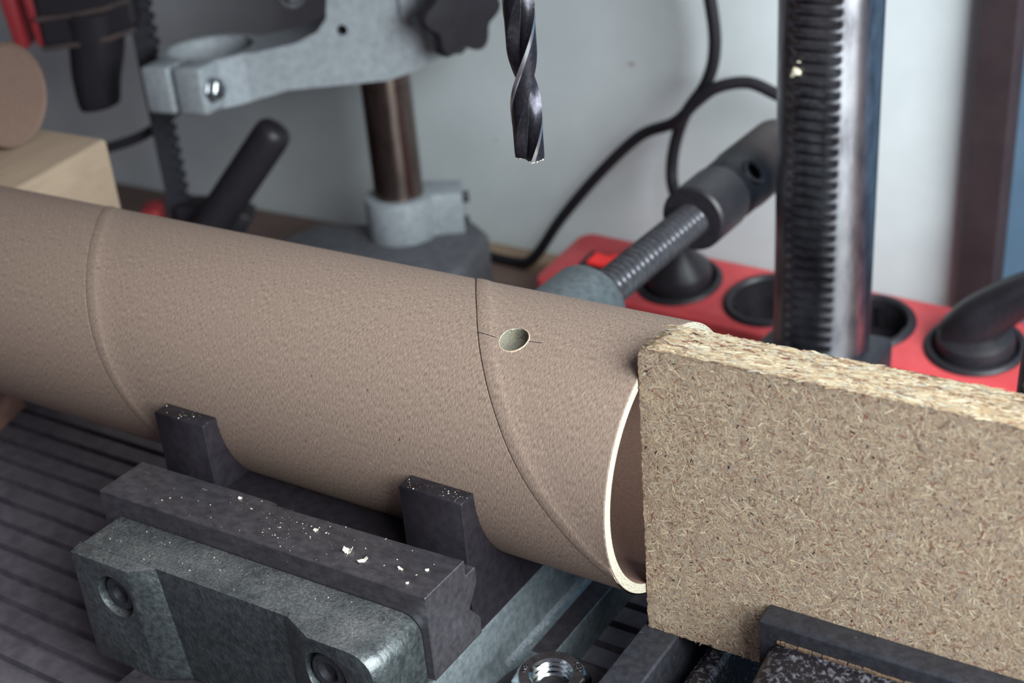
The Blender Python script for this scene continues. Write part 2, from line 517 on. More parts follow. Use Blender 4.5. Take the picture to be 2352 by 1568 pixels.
T = SX
plug1 = thing('power_plug', 'black plug in the leftmost socket of the red strip, its cable rising along the wall', 'plug', tuple(SX.translation))
bm = B()
lathe(bm, [(18.4, -14.5), (18.4, 5), (17.5, 9), (13, 14), (9, 22), (7, 32), (5, 38), (3.6, 40)], T, 40)
obj('plug_body', bm, PLASTIC, plug1)
top1 = SX @ Vector((0, 0, 37))
cable('cord', [top1, (-163, 340, -80), (-176, 361, -86), (-186, 373, -77), (-185.5, 376, -59), (-178, 376, -38.2), (-165, 376, -19.2),
               (-160, 376, .4), (-162.5, 376, 26), (-172, 376, 70), (-190, 377, 150), (-195, 377, 320)], 3.5, RUBBER, plug1)
plug2 = thing('power_plug', 'bulky black angled plug in the rightmost visible socket of the red strip', 'plug', tuple(SX @ Vector((SOCK[3], 0, 0))))
T = SX @ Matrix.Translation((SOCK[3], 0, 0))
bm = B()
lathe(bm, [(18.4, -14.5), (18.4, 4), (17.6, 7), (12, 11), (.01, 12)], T, 40)
pts = [T @ Vector(p) for p in ((-5, 0, 5), (2, 0, 16), (12, 2, 26), (24, 3, 36), (40, 4, 45))]
sweep(bm, spline(pts, 6), lambda t: 13.5 - 5 * t, 20)
obj('plug_body', bm, PLASTIC, plug2)
cable('cord', [pts[-1], T @ Vector((60, 6, 54)), T @ Vector((100, 8, 50)), T @ Vector((150, 10, 20)), T @ Vector((230, 12, -20))], 3.5, RUBBER, plug2)

tag(cable('power_cable', [(-84, 340, -98), (-80, 352, -86), (-84, 366, -64), (-98, 374, -38), (-112, 375, -27), (-125, 375, -21.5), (-140, 374, -16.6), (-156, 370, -19.5), (-168, 368.5, -28.5),
                          (-181.5, 369, -41.5), (-206.5, 375, -54.1), (-233.5, 375, -79.5), (-262.7, 375, -113), (-285, 376, -143),
                          (-302, 380, BENCH_Z + 3.5), (-345, 384, BENCH_Z + 3.5)], 3.4, RUBBER),
    'black cable arching across the wall and down to the bench behind the cardboard tube', 'cable')

# ------------------------------------------------------------------ aluminium drill stand
U = Vector((.821, .571, 0)); V = Vector((-.571, .821, 0))
ST = Matrix.Identity(4)
for i in range(3):
    ST[i][0] = U[i]; ST[i][1] = V[i]
ST.translation = Vector((-345.5, 323.5, 0))
stand = thing('drill_stand', 'cast aluminium drill stand with a ring collar arm on a steel column', 'drill stand', (-345.5, 323.5, BENCH_Z))
bm = B()
foot = [(-416.6, 291.8), (-409, 318), (-372.7, 332), (-345, 352), (-318, 360), (-296, 345), (-281, 294), (-300, 232), (-390, 232)]
prism(bm, foot, 'z', BENCH_Z, -116)
obj('base_plate', bm, ALUDULL, stand, bevel=5, segs=3)
bm = B()
hp = []
for k in range(17):
    a = R_(140 + 200 * k / 16)
    hp.append((21.5 * math.cos(a), 21.5 * math.sin(a)))
hp += [(38, -8), (38, 16), (-8, 22)]
prism(bm, hp, 'z', -117, -90, X=ST)
fc = obj('column_clamp', bm, ALU, stand, bevel=1.2)
bm = B()
lathe(bm, [(3.6, 0), (3.6, 4), (2.2, 4.2)], ST @ frame((37.8, 4, -97), (1, 0, 0)), 6)
lathe(bm, [(2.6, 0), (2.6, 3)], ST @ frame((37.8, 4, -112), (1, 0, 0)), 12)
obj('clamp_screw', bm, BARSTEEL, fc)
bm = B()
lathe(bm, [(15, -118), (15, -22), (14.6, -21.5), (15, -21), (15, 160)], ST, 48)
obj('column', bm, STANDCOL, stand)
# the arm: side outline (u, z) extruded across v, then the ring and the split clamp
bm = B()
outl = [(-84, -20), (-78, -19.3), (-66, -17), (-54, -14.5), (-30, -14.2), (3, -14), (17, -10.5), (30, -5), (41, -1), (48, 6), (50, 16), (50, 60), (-24, 60),
        (-25, 36), (-27, 24), (-33, 17), (-46, 11.7), (-68, 8.6), (-84, 8.5)]
prism(bm, outl, 'y', -20, 20, X=ST)
rc = B(); lathe(rc, [(24.6, -60), (24.6, 60)], ST @ Matrix.Translation((-97.5, 2, 0)), 64)
ch = B(); lathe(ch, [(15.05, -200), (15.05, 200)], ST, 48)
h1 = B(); lathe(h1, [(3.0, -12), (3.0, 30)], ST @ frame((-19, -21, 16.8), (0, 1, 0)), 24)
bm = bool_diff(bm, [rc, ch, h1])
obj('arm', bm, [ALU, ALUDULL], stand, bevel=0, angle=40)
bm = B()
n = 64
for k in range(n + 1):
    pass
rings = []
a0, a1 = R_(246), R_(246 + 356)
for k in range(n + 1):
    a = a0 + (a1 - a0) * k / n
    c, s = math.cos(a), math.sin(a)
    rings.append([ST @ Vector((-97.5 + r * c, 2 + r * s, z)) for r, z in ((24.6, -19), (31, -19), (31, 7.4), (30, 8.5), (25.4, 8.5), (24.6, 7.8))])
loft(bm, rings)
obj('ring_collar', bm, ALU, stand)
bm = B()
prism(bm, [(-128, 64), (-112, 52), (74, 52), (84, 62), (84, 190), (60, 214), (-104, 214), (-128, 190)], 'y', -27, 27, X=ST)
obj('shade_block', bm, ALUDULL, stand, bevel=6, segs=3)  # unseen upper block, added and sized to shade the wall on the left
# clamp ears stick out towards the front left of the ring, split by a slot
EX = ST @ Matrix.Translation((-97.5, 2, 0)) @ Matrix.Rotation(R_(246), 4, 'Z')
for lo_, hi_ in ((1.1, 20), (-20, -1.1)):
    bm = B()
    box(bm, 22.5, 42.5, lo_, hi_, -18.5, 8.4, X=EX)
    ear = obj('clamp_ear', bm, ALU, stand, bevel=2.4, segs=3)
bm = B()
BXm = EX @ frame((34, 20, -5.5), (0, 1, 0))
lathe(bm, [(7.2, -.4), (7.2, .9), (5.9, 1.3)], BXm, 32)
lathe(bm, [(5.9, 1.2), (5.9, 5.0), (5.0, 5.8)], BXm, 6)
obj('clamp_bolt', bm, STEEL, stand)
# knob and cover plate on the head
bm = B()
box(bm, 14, 44, -23.5, -19, 18, 48, X=ST)
obj('cover_plate', bm, ALU, stand, bevel=1.5)
bm = B()
KX = ST @ frame((38, -23, 26), (.55, -1, 0))
ks = []
for rr, h in ((9, 0), (9.5, 7), (21, 9), (22.5, 12), (22.5, 21), (20.5, 24), (6, 25)):
    ring = []
    for k in range(72):
        a = 2 * math.pi * k / 72
        lob = 1 + (.13 * math.cos(6 * a) if rr > 15 else 0)
        ring.append(KX @ Vector((rr * lob * math.cos(a), rr * lob * math.sin(a), h)))
    ks.append(ring)
loft(bm, ks)
obj('star_knob', bm, PLASTIC, stand)['label'] = 'black lobed plastic knob'
bm = B()
lathe(bm, [(5.2, 0), (5.2, 3.5), (3.5, 4.2)], ST @ frame((44, -20, 3.5), (.2, -1, 0)), 24)
obj('stop_screw', bm, ALUDULL, stand)
bm = B()
lathe(bm, [(6, 0), (6, 5), (5, 6)], ST @ frame((-47, 6, 34), (.3, -1, .2)), 6)
lathe(bm, [(8, -6), (8, 0)], ST @ frame((-47, 6, 34), (.3, -1, .2)), 24)
box(bm, -60, -24, 4, 16, 36, 48, X=ST)
obj('depth_stop', bm, BARSTEEL, stand)

# ------------------------------------------------------------------ bar clamp hanging behind the stand, leaning handle
CT = Matrix.Identity(4)
for i in range(3):
    CT[i][0] = U[i]; CT[i][1] = V[i]
CT.translation = Vector((-475, 269, 0))
clamp = thing('bar_clamp', 'black one handed bar clamp with red trigger standing behind the drill stand arm', 'clamp', (-475, 269, BENCH_Z))
bm = B()
box(bm, -9.5, -3.5, -3, 3, BENCH_Z, 190, X=CT)
pr = []
z = BENCH_Z
while z < 190:                                   # serrated edge of the bar
    pr += [(-3.6, z), (4.6, z + 1.5), (4.6, z + 5), (2.4, z + 5.4), (2.4, z + 7.4)]
    z += 7.6
pr += [(-3.6, z)]
prism(bm, pr, 'y', -3, 3, X=CT)
obj('bar', bm, BARSTEEL, clamp)
bm = B()
bd = [(-60, 11), (-40, 11.5), (-20, 13.5), (-5, 17.5), (-2, 24), (-2, 88), (-60, 88)]
prism(bm, bd, 'y', -13, 13, X=CT)
obj('clamp_body', bm, PLASTIC, clamp, bevel=4, segs=3)
for dz in (0, 17):
    bm = B()
    bd = [(-60, 11.5 + dz), (-38, 12 + dz), (-20, 14 + dz), (-4, 18 + dz), (-4, 21 + dz), (-20, 17 + dz), (-38, 15 + dz), (-60, 14.5 + dz)]
    prism(bm, bd, 'y', -15.5, -12, X=CT)
    obj('rib', bm, PLASTICWORN, clamp, bevel=.8)
bm = B()
sweep(bm, spline([CT @ Vector(p) for p in ((-30, 0, 30), (-32, 0, 10), (-36, 0, -8), (-38, 0, -24), (-38, 0, -29))], 8),
      lambda t: 18 - 7 * t if t < .93 else 11.5 * max(.15, (1 - t) / .07) ** .5, 24)
obj('handle', bm, PLASTIC, clamp)
for a, b in ((-81, -71.5), (-68, -60.5)):
    bm = B()
    prism(bm, [(a, 60), (b, 60), (b + 2, 12), (a + 4, 13)], 'y', -10, 10, X=CT)
    obj('trigger', bm, REDDARK, clamp, bevel=2)['label'] = 'red trigger plate'
bm = B()
prism(bm, [(-4, -118), (34, -118), (44, -104), (30, -96), (-4, -92)], 'y', -12, 12, X=CT)
obj('fixed_jaw', bm, PLASTIC, clamp, bevel=3)
bm = B()
box(bm, -26, -14, -11, 11, -122, -94, X=CT)
obj('jaw_pad', bm, REDDARK, clamp, bevel=2)['label'] = 'red rubber jaw pad'

bm = B()
p0, p1 = Vector((-403, 284, -45)), Vector((-470, 240, -139))
d = (p1 - p0).normalized()
sweep(bm, [p0 - d * 6 + d * k for k in (0, .6, 1.8, 4, 7, 12)] + [p0 + (p1 - p0) * t for t in (.2, .4, .6, .8, 1.0)],
      lambda t: [2, 5.6, 8.6, 10.4, 11.2, 11.4][min(5, int(round(t * 10)))] if t < .5 else 11.4, 28)
tag(obj('tool_handle', bm, PLASTIC, origin=(-470, 240, -139)), 'black round plastic tool handle slanting up between clamp and drill stand', 'handle')
tag(cable('thin_cable', [(-470, 302, -8), (-471, 299, -18), (-480, 288, -36), (-498, 270, -52), (-525, 250, -60), (-570, 230, -70)], 3.2, RUBBER),
    'short black cable curving down to the left beside the clamp bar', 'cable')

# ------------------------------------------------------------------ left: wood block, plank, second tube
bm = B()
prism(bm, [(-317, 39.5), (-331.5, 106), (-445, 106), (-445, 39.5)], 'z', TABLE_Z, TABLE_Z + 93)
tag(obj('wood_block', bm, WOOD, origin=(-385, 67, TABLE_Z), bevel=2.5, segs=3), 'thick pale wooden block with a light end face behind the tube', 'wood block')
bm = B()
prism(bm, [(-430, -60), (-296, -42), (-322, 24.5), (-430, 26)], 'z', TABLE_Z, TABLE_Z + 11)
tag(obj('plank', bm, [WOODBROWN], origin=(-360, -15, TABLE_Z), bevel=.6), 'flat brown wooden plank on the grooved table under the far tube end', 'plank')
t2 = thing('cardboard_tube', 'second smaller brown cardboard tube lying on top of the pale wooden block', 'tube', (-400, 78, 18))
T = frame((-362, 84, 18 + 23.05), (-1, -.16, 0))
bm = B()
lathe(bm, [(21, 1.0), (22.6, 0), (23, .6), (23, 110)], T, 64, cap0=False, cap1=True)
obj('tube_wall', bm, BROWNCARD, t2)
bm = B()
lathe(bm, [(.01, 1.4), (19, 1.2), (21.2, .9)], T, 64, cap0=True, cap1=False)
obj('end_cap', bm, BROWNCARD, t2)

# ------------------------------------------------------------------ the green machine vise in front
vise = thing('machine_vise', 'dark green hammered machine vise gripping the black cradle', 'vise', (-97, 20, TABLE_Z))


def tilt(bm):
    for v in bm.verts: v.co.z += (v.co.x + 37) * .019
    return bm


bm = B()
# bed: cross-section (x, z) swept along Y
bed = [(-156, TABLE_Z), (-156, -62.5), (-152, -62), (-151, -46), (-149, -44), (-40.2, -44), (-39.4, -44.8), (-38.9, -57), (-37.6, -60.4), (-35, -62),
       (-29, -62.2), (-28.5, -62.8), (-28.5, TABLE_Z)]
prism(bm, bed, 'y', -66, 140)
obj('bed', bm, GREENRIM, vise, angle=50)
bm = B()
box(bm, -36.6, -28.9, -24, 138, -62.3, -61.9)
obj('slide_floor', bm, ZINCDULL, vise)['label'] = 'dusty darker strip beside the bed'  # thin plate, darker than the bed paint next to it
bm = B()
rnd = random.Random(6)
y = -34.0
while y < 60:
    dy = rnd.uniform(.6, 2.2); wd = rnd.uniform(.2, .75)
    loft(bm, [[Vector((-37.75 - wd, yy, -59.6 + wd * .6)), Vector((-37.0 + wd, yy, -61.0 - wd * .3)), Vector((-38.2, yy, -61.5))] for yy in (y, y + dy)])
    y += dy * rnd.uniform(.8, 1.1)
o = obj('wear_highlight', bm, WEARLIGHT, vise, angle=80); o['kind'] = 'stuff'  # pale worn crease that also paints in the highlight along the fillet
bm = B()
prism(bm, [(-136, TABLE_Z), (-136, -63), (-135, -61), (-58, -61), (-57, -63), (-57, TABLE_Z)], 'y', -150, -66)
obj('front_tongue', bm, JAWSTEEL, vise)
bm = B()
ear = []
for k in range(25):
    a = R_(-115 + 205 * k / 24)
    ear.append((-17.4 + 18 * math.cos(a), -41 + 18 * math.sin(a)))
ear += [(-30, -22), (-30, -60)]
prism(bm, ear, 'z', TABLE_Z, -62.4)
obj('fixing_lug', bm, GREENRIM, vise, bevel=.6)
# jaw plate with step and V grooves, lofted along X with the vertical groove nick
rings = []
for x, s in ((-158.2, 0), (-105, 0), (-103.2, .2), (-101.5, 1.7), (-98, 1.8), (-96, 1.3), (-92, 1.1), (-60, .5), (-37.1, 0)):
    rings.append([Vector((x, yy, zz)) for yy, zz in ((-65.8, -14.2), (-48 - s, -14.2), (-48 - s, -19.2), (-43.6, -19.2), (-43.6, -24.0), (-48, -30.3),
                                                     (-43.6, -35.9), (-43.6, -41.5), (-65.8, -41.5))])
bm = B(); loft(bm, rings)
jaw = obj('jaw_plate', tilt(bm), JAWSTEEL, vise, bevel=.25, segs=1, angle=30)
# moving jaw casting


def side(x0, x1, y, zt=-21.2, zb=-59, r=6, n=6):
    pts = [(x0, zb), (x1, zb)]
    for k in range(n + 1):
        a = R_(90 * k / n)
        pts.append((x1 - r + r * math.cos(a), zt - r + r * math.sin(a)))
    pts += [(x0 + 1.5, zt), (x0, zt - 1.5)]
    return [Vector((p[0], y, p[1])) for p in pts]


def holed(b, x, z):
    c = B(); lathe(c, [(7, -20), (7, 3.95), (6.0, 4.0)], frame((x, -80.9, z), (0, -1, 0)), 40)
    c2 = B(); lathe(c2, [(7, -.2), (7, 30)], frame((x, -80.75, z), (0, -1, 0)), 40)
    c.free()
    return bool_diff(b, [c2])


bm = B()
loft(bm, [side(-152, -39.6, -66), side(-152, -39.6, -80.7)])
lb = B()
loft(lb, [[Vector(p) for p in ((-150.5, -85.6, -22), (-127, -85.6, -22), (-120.6, -80.6, -22), (-151.8, -80.6, -22))],
          [Vector(p) for p in ((-150.5, -85.6, -59), (-124.5, -85.6, -59), (-115.5, -80.6, -59), (-151.8, -80.6, -59))]])
for v in lb.verts:
    if v.co.z > -30: v.co.z = -21.3
lb = holed(lb, -135, -32.5)
rb = B()
loft(rb, [side(-73.6, -39.6, -80.6), side(-63, -41.0, -85.0, r=7)])
rb = holed(rb, -57.3, -32)
for part in (lb, rb):
    me_ = bpy.data.meshes.new('t'); part.to_mesh(me_); part.free(); bm.from_mesh(me_); bpy.data.meshes.remove(me_)
mj = obj('moving_jaw', tilt(bm), [GREENCAST, GREENCAST], vise, bevel=.5, segs=2, angle=40, bev_angle=40)
for x, z in ((-135, -32.5), (-57.3, -32)):
    bm = B()
    lathe(bm, [(5.6, 0), (5.6, 2.6), (5.2, 3.0), (3.2, 3.0), (2.9, 1.0), (.01, .9)], frame((x, -80.9, z), (0, -1, 0)), 32)
    obj('jaw_screw', tilt(bm), BARSTEEL, vise)
# rear jaw (behind the tube), screw boss, spindle and tommy bar head
bm = B()
prism(bm, [(44.5, -43.5), (44.5, -20), (62, -18), (74, -24), (84, -43.5)], 'x', -152, -42)
obj('rear_jaw', bm, GREENCAST, vise, bevel=1.5)
SPX, SPZ = -98.0, -28.6
bm = B()
lathe(bm, [(17, 0), (17, 42), (16.2, 43.2), (8, 43.2)], frame((SPX, 82, SPZ), (0, 1, 0)), 56)
prism(bm, [(-117, -62), (-79, -62), (-80, -30), (-116, -30)], 'y', 84, 124)
obj('screw_boss', bm, GREENRIM, vise)
bm = B()
PT, RS = 3.95, 7.9
rings = []
y = 70.0
while y < 226:
    ring = []
    for k in range(40):
        a = 2 * math.pi * k / 40
        ph = (y / PT - k / 40) % 1.0
        tri = 0 if ph < .22 else ((ph - .22) / .2 if ph < .42 else (1 if ph < .72 else (1 - (ph - .72) / .28)))
        r = RS - 2.5 * tri
        ring.append(Vector((SPX + r * math.cos(a), y, SPZ + r * math.sin(a))))
    rings.append(ring); y += PT / 9
loft(bm, rings)
obj('spindle', bm, SPINDLE, vise, angle=30)
bm = B()
CX = frame((SPX, 217, SPZ), (0, 1, 0))
lathe(bm, [(9.5, 0), (13.6, 0), (14.7, 1.2), (14.9, 27), (14.4, 29), (13.2, 30.5), (13.2, 32), (14.0, 34.5), (14.6, 38), (14.8, 50), (15.3, 52), (15.4, 96), (13, 99), (7, 100)], CX, 64)
hdir = (.77, -.03, .64)
hl = B(); lathe(hl, [(3.9, -40), (3.9, 40)], frame((SPX, 217 + 42, SPZ), hdir), 32)
bm = bool_diff(bm, [hl])
for f in bm.faces:
    f.material_index = 1 if f.calc_center_median().y > 217 + 51 else 0
hd = obj('spindle_head', bm, [PLASTIC, PLASTICWORN], vise, bevel=0)
bm = B()
lathe(bm, [(4.0, 13.2), (4.6, 14.6), (6.0, 14.9), (6.6, 14.2), (6.6, 13.2)], frame((SPX, 217 + 42, SPZ), hdir), 32, cap0=False, cap1=False)
obj('hole_rim', bm, BARSTEEL, hd)

# ------------------------------------------------------------------ fixing nut, washer and stud on the lug
NC = Vector((-17.4, -41.0, 0))
nut = thing('hex_nut', 'zinc plated hexagon nut on a washer beside the green vise', 'nut', (NC.x, NC.y, -62.4))
bm = B()
lathe(bm, [(6.5, -62.3), (17.6, -62.3), (18.0, -62.0), (18.0, -60.4), (17.6, -60.0), (6.5, -60.0)], Matrix.Translation(NC), 72)
obj('washer', bm, ZINCDULL, nut)


def hexr(a, af):
    a = (math.degrees(a) + 30 + NUTROT) % 60 - 30
    return af / 2 / math.cos(R_(a))


NUTROT = 0
rings = []
seg = 120
for h, rr in ((-60, 30), (-52.1, 30), (-51.5, 10.5), (-50.8, 9.75), (-50.2, 9.1), (-50.0, 8.8), (-50.0, 6.1)):
    rings.append([NC + Vector((min(hexr(2 * math.pi * k / seg, 19), rr) * math.cos(2 * math.pi * k / seg),
                               min(hexr(2 * math.pi * k / seg, 19), rr) * math.sin(2 * math.pi * k / seg), h)) for k in range(seg)])
h = -50.5
while h > -59.9:
    ring = []
    for k in range(seg):
        a = 2 * math.pi * k / seg
        ph = (h / 1.75 + k / seg) % 1.0
        r = 5.2 + .85 * abs(ph * 2 - 1)
        ring.append(NC + Vector((r * math.cos(a), r * math.sin(a), h)))
    rings.append(ring); h -= .3
bm = B(); loft(bm, rings, caps=False)
for f in bm.faces:
    c = f.calc_center_median()
    f.material_index = 1 if (c.z > -50.02) else 0
nb = obj('nut_body', bm, [ZINC, ZINCDULL], nut, angle=25)
bm = B()
lathe(bm, [(4.4, -62), (4.4, -55.0), (4.0, -54.6), (.01, -54.5)], Matrix.Translation(NC), 40)
obj('stud', bm, ZINCDULL, nut)


def mark(txt, loc, rz, size, parent):
    cu = bpy.data.curves.new('stamped_mark', 'FONT'); cu.body = txt; cu.size = size * MM; cu.extrude = .12 * MM
    cu.align_x = 'CENTER'; cu.align_y = 'CENTER'; cu.space_character = 1.3
    cu.materials.append(ZINC)
    fo = bpy.data.objects.new('tmp_text', cu); col.objects.link(fo)
    me = bpy.data.meshes.new_from_object(fo.evaluated_get(bpy.context.evaluated_depsgraph_get()))
    bpy.data.objects.remove(fo); bpy.data.curves.remove(cu)
    o = bpy.data.objects.new('stamped_mark', me); col.objects.link(o)
    o.parent = parent
    o.location = (Vector(loc) - origin_of(parent)) * MM
    o.rotation_euler = (0, 0, rz)
    o['label'] = 'bright raised stamped characters'


mark('181', (NC.x + 5.25, NC.y + 5.6, -50.0), R_(-47), 2.6, nb)
mark('H8', (NC.x - 7.5, NC.y - 1.6, -50.0), R_(102), 2.3, nb)

# ------------------------------------------------------------------ black hammered vise holding the board
v2 = thing('machine_vise', 'black hammered vise with a steel jaw bar clamping the particle board', 'vise', (60, 10, TABLE_Z))
bm = B()
prism(bm, [(-1.4, TABLE_Z), (-1.4, -45.2), (-.8, -44.6), (8.8, -44.6), (9.4, -45.2), (9.4, TABLE_Z)], 'y', -110, 150)
obj('rail', bm, BARSTEEL, v2)
bm = B()
prism(bm, [(15.5, TABLE_Z), (15.5, -51), (17.5, -49.5), (21, -49.5), (22.2, -51), (22.2, TABLE_Z)], 'y', -110, 150)
obj('side_rail', bm, BLACKHAMMER, v2)
bm = B()
box(bm, 9.4, 15.5, -110, 150, TABLE_Z, -66)
box(bm, 22.2, 160, -110, 150, TABLE_Z, -66)
obj('base', bm, BLACKHAMMER, v2)
bm = B()
prism(bm, [(-24.8, -24.5), (-24.2, -23.9), (-17.6, -23.9), (-17.6, -44), (-24.8, -44)], 'x', 36.1, 150)
obj('jaw_bar', bm, BARSTEEL, v2, bevel=.3)
bm = B()
rings = []
for k, (x, dz, dy) in enumerate(((38.6, -5, 1.0), (39.4, -2.2, .4), (41.5, -.4, 0), (46, 0, 0), (150, 0, 0))):
    rings.append([Vector((x, yy, zz + dz * (1 if zz > -60 else 0))) for yy, zz in
                  ((-24.9, -29.0), (-30, -29.8), (-40, -32), (-50 + dy, -35.5), (-58 + dy, -41), (-62 + dy * 2, -50), (-63, -66), (-24.9, -66))])
loft(bm, rings)
cast = obj('front_jaw', bm, BLACKHAMMER, v2, angle=50)
bm = B()
rnd = random.Random(4)
x = 41.0
while x < 95:
    dx = rnd.uniform(.8, 2.4)
    box(bm, x, x + dx, -25.4 - rnd.uniform(0, .35), -24.9, -29.2, -28.5 + rnd.uniform(-.2, .25))
    x += dx * rnd.uniform(.9, 1.3)
o = obj('rust_line', bm, RUSTEDGE, v2); o['kind'] = 'stuff'; o['label'] = 'rusty bare edge along the casting'
bm = B()
loft(bm, [[Vector(p) for p in ((86, -3.2, -44), (170, -3.2, -44), (170, -3.2, 62), (92, -3.2, 62), (88, -3.2, 52))],
          [Vector(p) for p in ((84, 4, -44), (170, 4, -44), (170, 4, 64), (92, 4, 64), (86, 4, 52))],
          [Vector(p) for p in ((80, 34, -66), (170, 34, -66), (170, 34, 50), (90, 34, 50), (84, 34, 40))]])
obj('rear_jaw', bm, BLACKHAMMER, v2, bevel=2, segs=3)

# ------------------------------------------------------------------ black cradle under the tube
RT = 37.5
cradle = thing('tube_cradle', 'black lacquered U shaped cradle holding the cardboard tube in the vise', 'cradle', (-96, 0, -44))


def saddle(top, x0, x1):
    pts = [(-43.5, -44), (-43.5, top - .4), (-43.1, top)]
    a_in = math.asin(max(-1, min(1, top / (RT + .05))))
    n = 40
    for k in range(n + 1):
        a = math.pi + (-a_in) + (math.pi + 2 * a_in) * k / n
        pts.append(((RT + .05) * math.cos(a), (RT + .05) * math.sin(a)))
    pts += [(43.1, top), (43.5, top - .4), (43.5, -44)]
    b = B(); prism(b, pts, 'x', x0, x1)
    return b


for x0, x1 in ((-60.2, -39.6), (-153.2, -132.8)):
    obj('saddle', saddle(0, x0, x1), BLACK, cradle, bevel=.22, segs=1)
obj('link_bar', saddle(-24, -132.8, -60.2), BLACK, cradle)

# ------------------------------------------------------------------ the cardboard tube
tube = thing('cardboard_tube', 'long brown spiral wound cardboard tube with a drilled hole, clamped in the cradle', 'tube', (-150, 0, -RT))


def interp(t, xs, ys):
    """smooth curve through the points, straight on beyond both ends"""
    n = len(xs)
    sl = [(ys[min(i + 1, n - 1)] - ys[max(i - 1, 0)]) / (xs[min(i + 1, n - 1)] - xs[max(i - 1, 0)]) for i in range(n)]
    if t <= xs[0]: return ys[0] + (t - xs[0]) * sl[0]
    if t >= xs[-1]: return ys[-1] + (t - xs[-1]) * sl[-1]
    for i in range(n - 1):
        if t <= xs[i + 1]:
            h = xs[i + 1] - xs[i]; p = (t - xs[i]) / h
            return ((2 * p ** 3 - 3 * p * p + 1) * ys[i] + (p ** 3 - 2 * p * p + p) * h * sl[i]
                    + (3 * p * p - 2 * p ** 3) * ys[i + 1] + (p ** 3 - p * p) * h * sl[i + 1])


TH = [62, 75, 90, 97, 120, 146, 164, 186, 209]
S1 = [-72.0, -66.4, -59.8, -56.6, -46.6, -34.5, -25.7, -13.6, -2.1]
S0 = [-230.0, -222.4, -214.2, -210.4, -200.0, -189.6, -183.0, -174.8, -167.0]


def seam(th, u):
    s0, s1 = interp(th, TH, S0), interp(th, TH, S1)
    return s0 + (s1 - s0) * u if u <= 1 else s1 + (u - 1) * 155.0


us = []
for base in (-1, 0, 1):
    us += [base + d for d in (-.0035, -.0016, 0.0, .0012, .0028, .006, .012, .018, .023, .027, .032, .040)]
    us += [base + k / 24 for k in range(2, 23)]
us += [2.0, -2.0]
us = sorted(us)


def relief(u):
    f = u - math.floor(u)
    if f > .9: f -= 1
    if -.0020 < f < .0005: return -.42          # the open joint between two turns
    if f < 0: return 0.0
    if f < .010: return .10 + .18 * f / .010
    if f < .026: return .28
    if f < .040: return .28 * (1 - (f - .026) / .014)
    return 0.0


NTH = 400
bm = B()
uvl = bm.loops.layers.uv.new('UVMap')
outer = []
for i in range(NTH):
    th = -90 + 360 * i / NTH
    a = R_(th)
    row = []
    tt = th if th >= -60 else th + 360
    for u in us:
        x = seam(tt, u)
        r = RT + relief(u)
        if x > -0.35: x = -0.35 if u < 1.99 else 0.0
        row.append(bm.verts.new((max(x, -420), r * math.cos(a), r * math.sin(a))))
    row.append(bm.verts.new((-.08, (RT - .12) * math.cos(a), (RT - .12) * math.sin(a))))
    row.append(bm.verts.new((0.0, (RT - .35) * math.cos(a), (RT - .35) * math.sin(a))))
    outer.append(row)
NW = 9
inner = []
for i in range(NTH):
    a = R_(-90 + 360 * i / NTH)
    row = []
    for k in range(NW):
        r = RT - .35 - (2.45 * k / (NW - 1))
        j = .10 * noise.noise(Vector((i * .21, k * 1.7, 3))) - .13 * (k % 2)
        row.append(bm.verts.new((j if 0 < k < NW - 1 else 0, r * math.cos(a), r * math.sin(a))))
    for xx, dr in ((-9, 2.8), (-24, 4.9), (-420, 4.9)):
        row.append(bm.verts.new((xx, (RT - dr) * math.cos(a), (RT - dr) * math.sin(a))))
    inner.append(row)


def quad(vs, mi):
    try:
        f = bm.faces.new(vs); f.material_index = mi
        return f
    except ValueError:
        return None


for i in range(NTH):
    j = (i + 1) % NTH
    A_, B_ = outer[i], outer[j]
    for k in range(len(A_) - 1):
        if k < len(us) - 1 and max(A_[k + 1].co.x, B_[k + 1].co.x) <= -419.9: continue
        f = quad((A_[k], B_[k], B_[k + 1], A_[k + 1]), 0 if k < len(us) - 1 else 1)
        if f:
            for lp in f.loops:
                ang = math.atan2(lp.vert.co.z, lp.vert.co.y)
                vv = (i + (1 if lp.vert in (B_[k], B_[k + 1]) else 0)) / NTH * 2 * math.pi * RT
                lp[uvl].uv = (lp.vert.co.x * MM, vv * MM)
    A2, B2 = inner[i], inner[j]
    quad((A_[-1], B_[-1], B2[0], A2[0]), 1)
    for k in range(len(A2) - 1):
        quad((A2[k], B2[k], B2[k + 1], A2[k + 1]), 1 if k < len(A2) - 4 else 2)
    quad((A2[-1], B2[-1], B_[0], A_[0]), 2)
loose = [v for v in bm.verts if not v.link_faces]
bmesh.ops.delete(bm, geom=loose, context='VERTS')
bmesh.ops.remove_doubles(bm, verts=bm.verts, dist=.004)
bmesh.ops.dissolve_degenerate(bm, dist=.0005, edges=bm.edges)
# drilled hole
hd_ = Vector((0, math.cos(R_(111.6)), math.sin(R_(111.6))))
cut = B()
lathe(cut, [(.01, RT - 4.3), (2.0, RT - 4.2), (3.3, RT - 3.7), (3.9, RT - 2.2), (3.95, RT - .6), (4.0, RT - .25), (4.12, RT + .15), (4.3, RT + .8)], frame((-38.8, 0, 0), hd_), 48)
MAT_KEEP = None


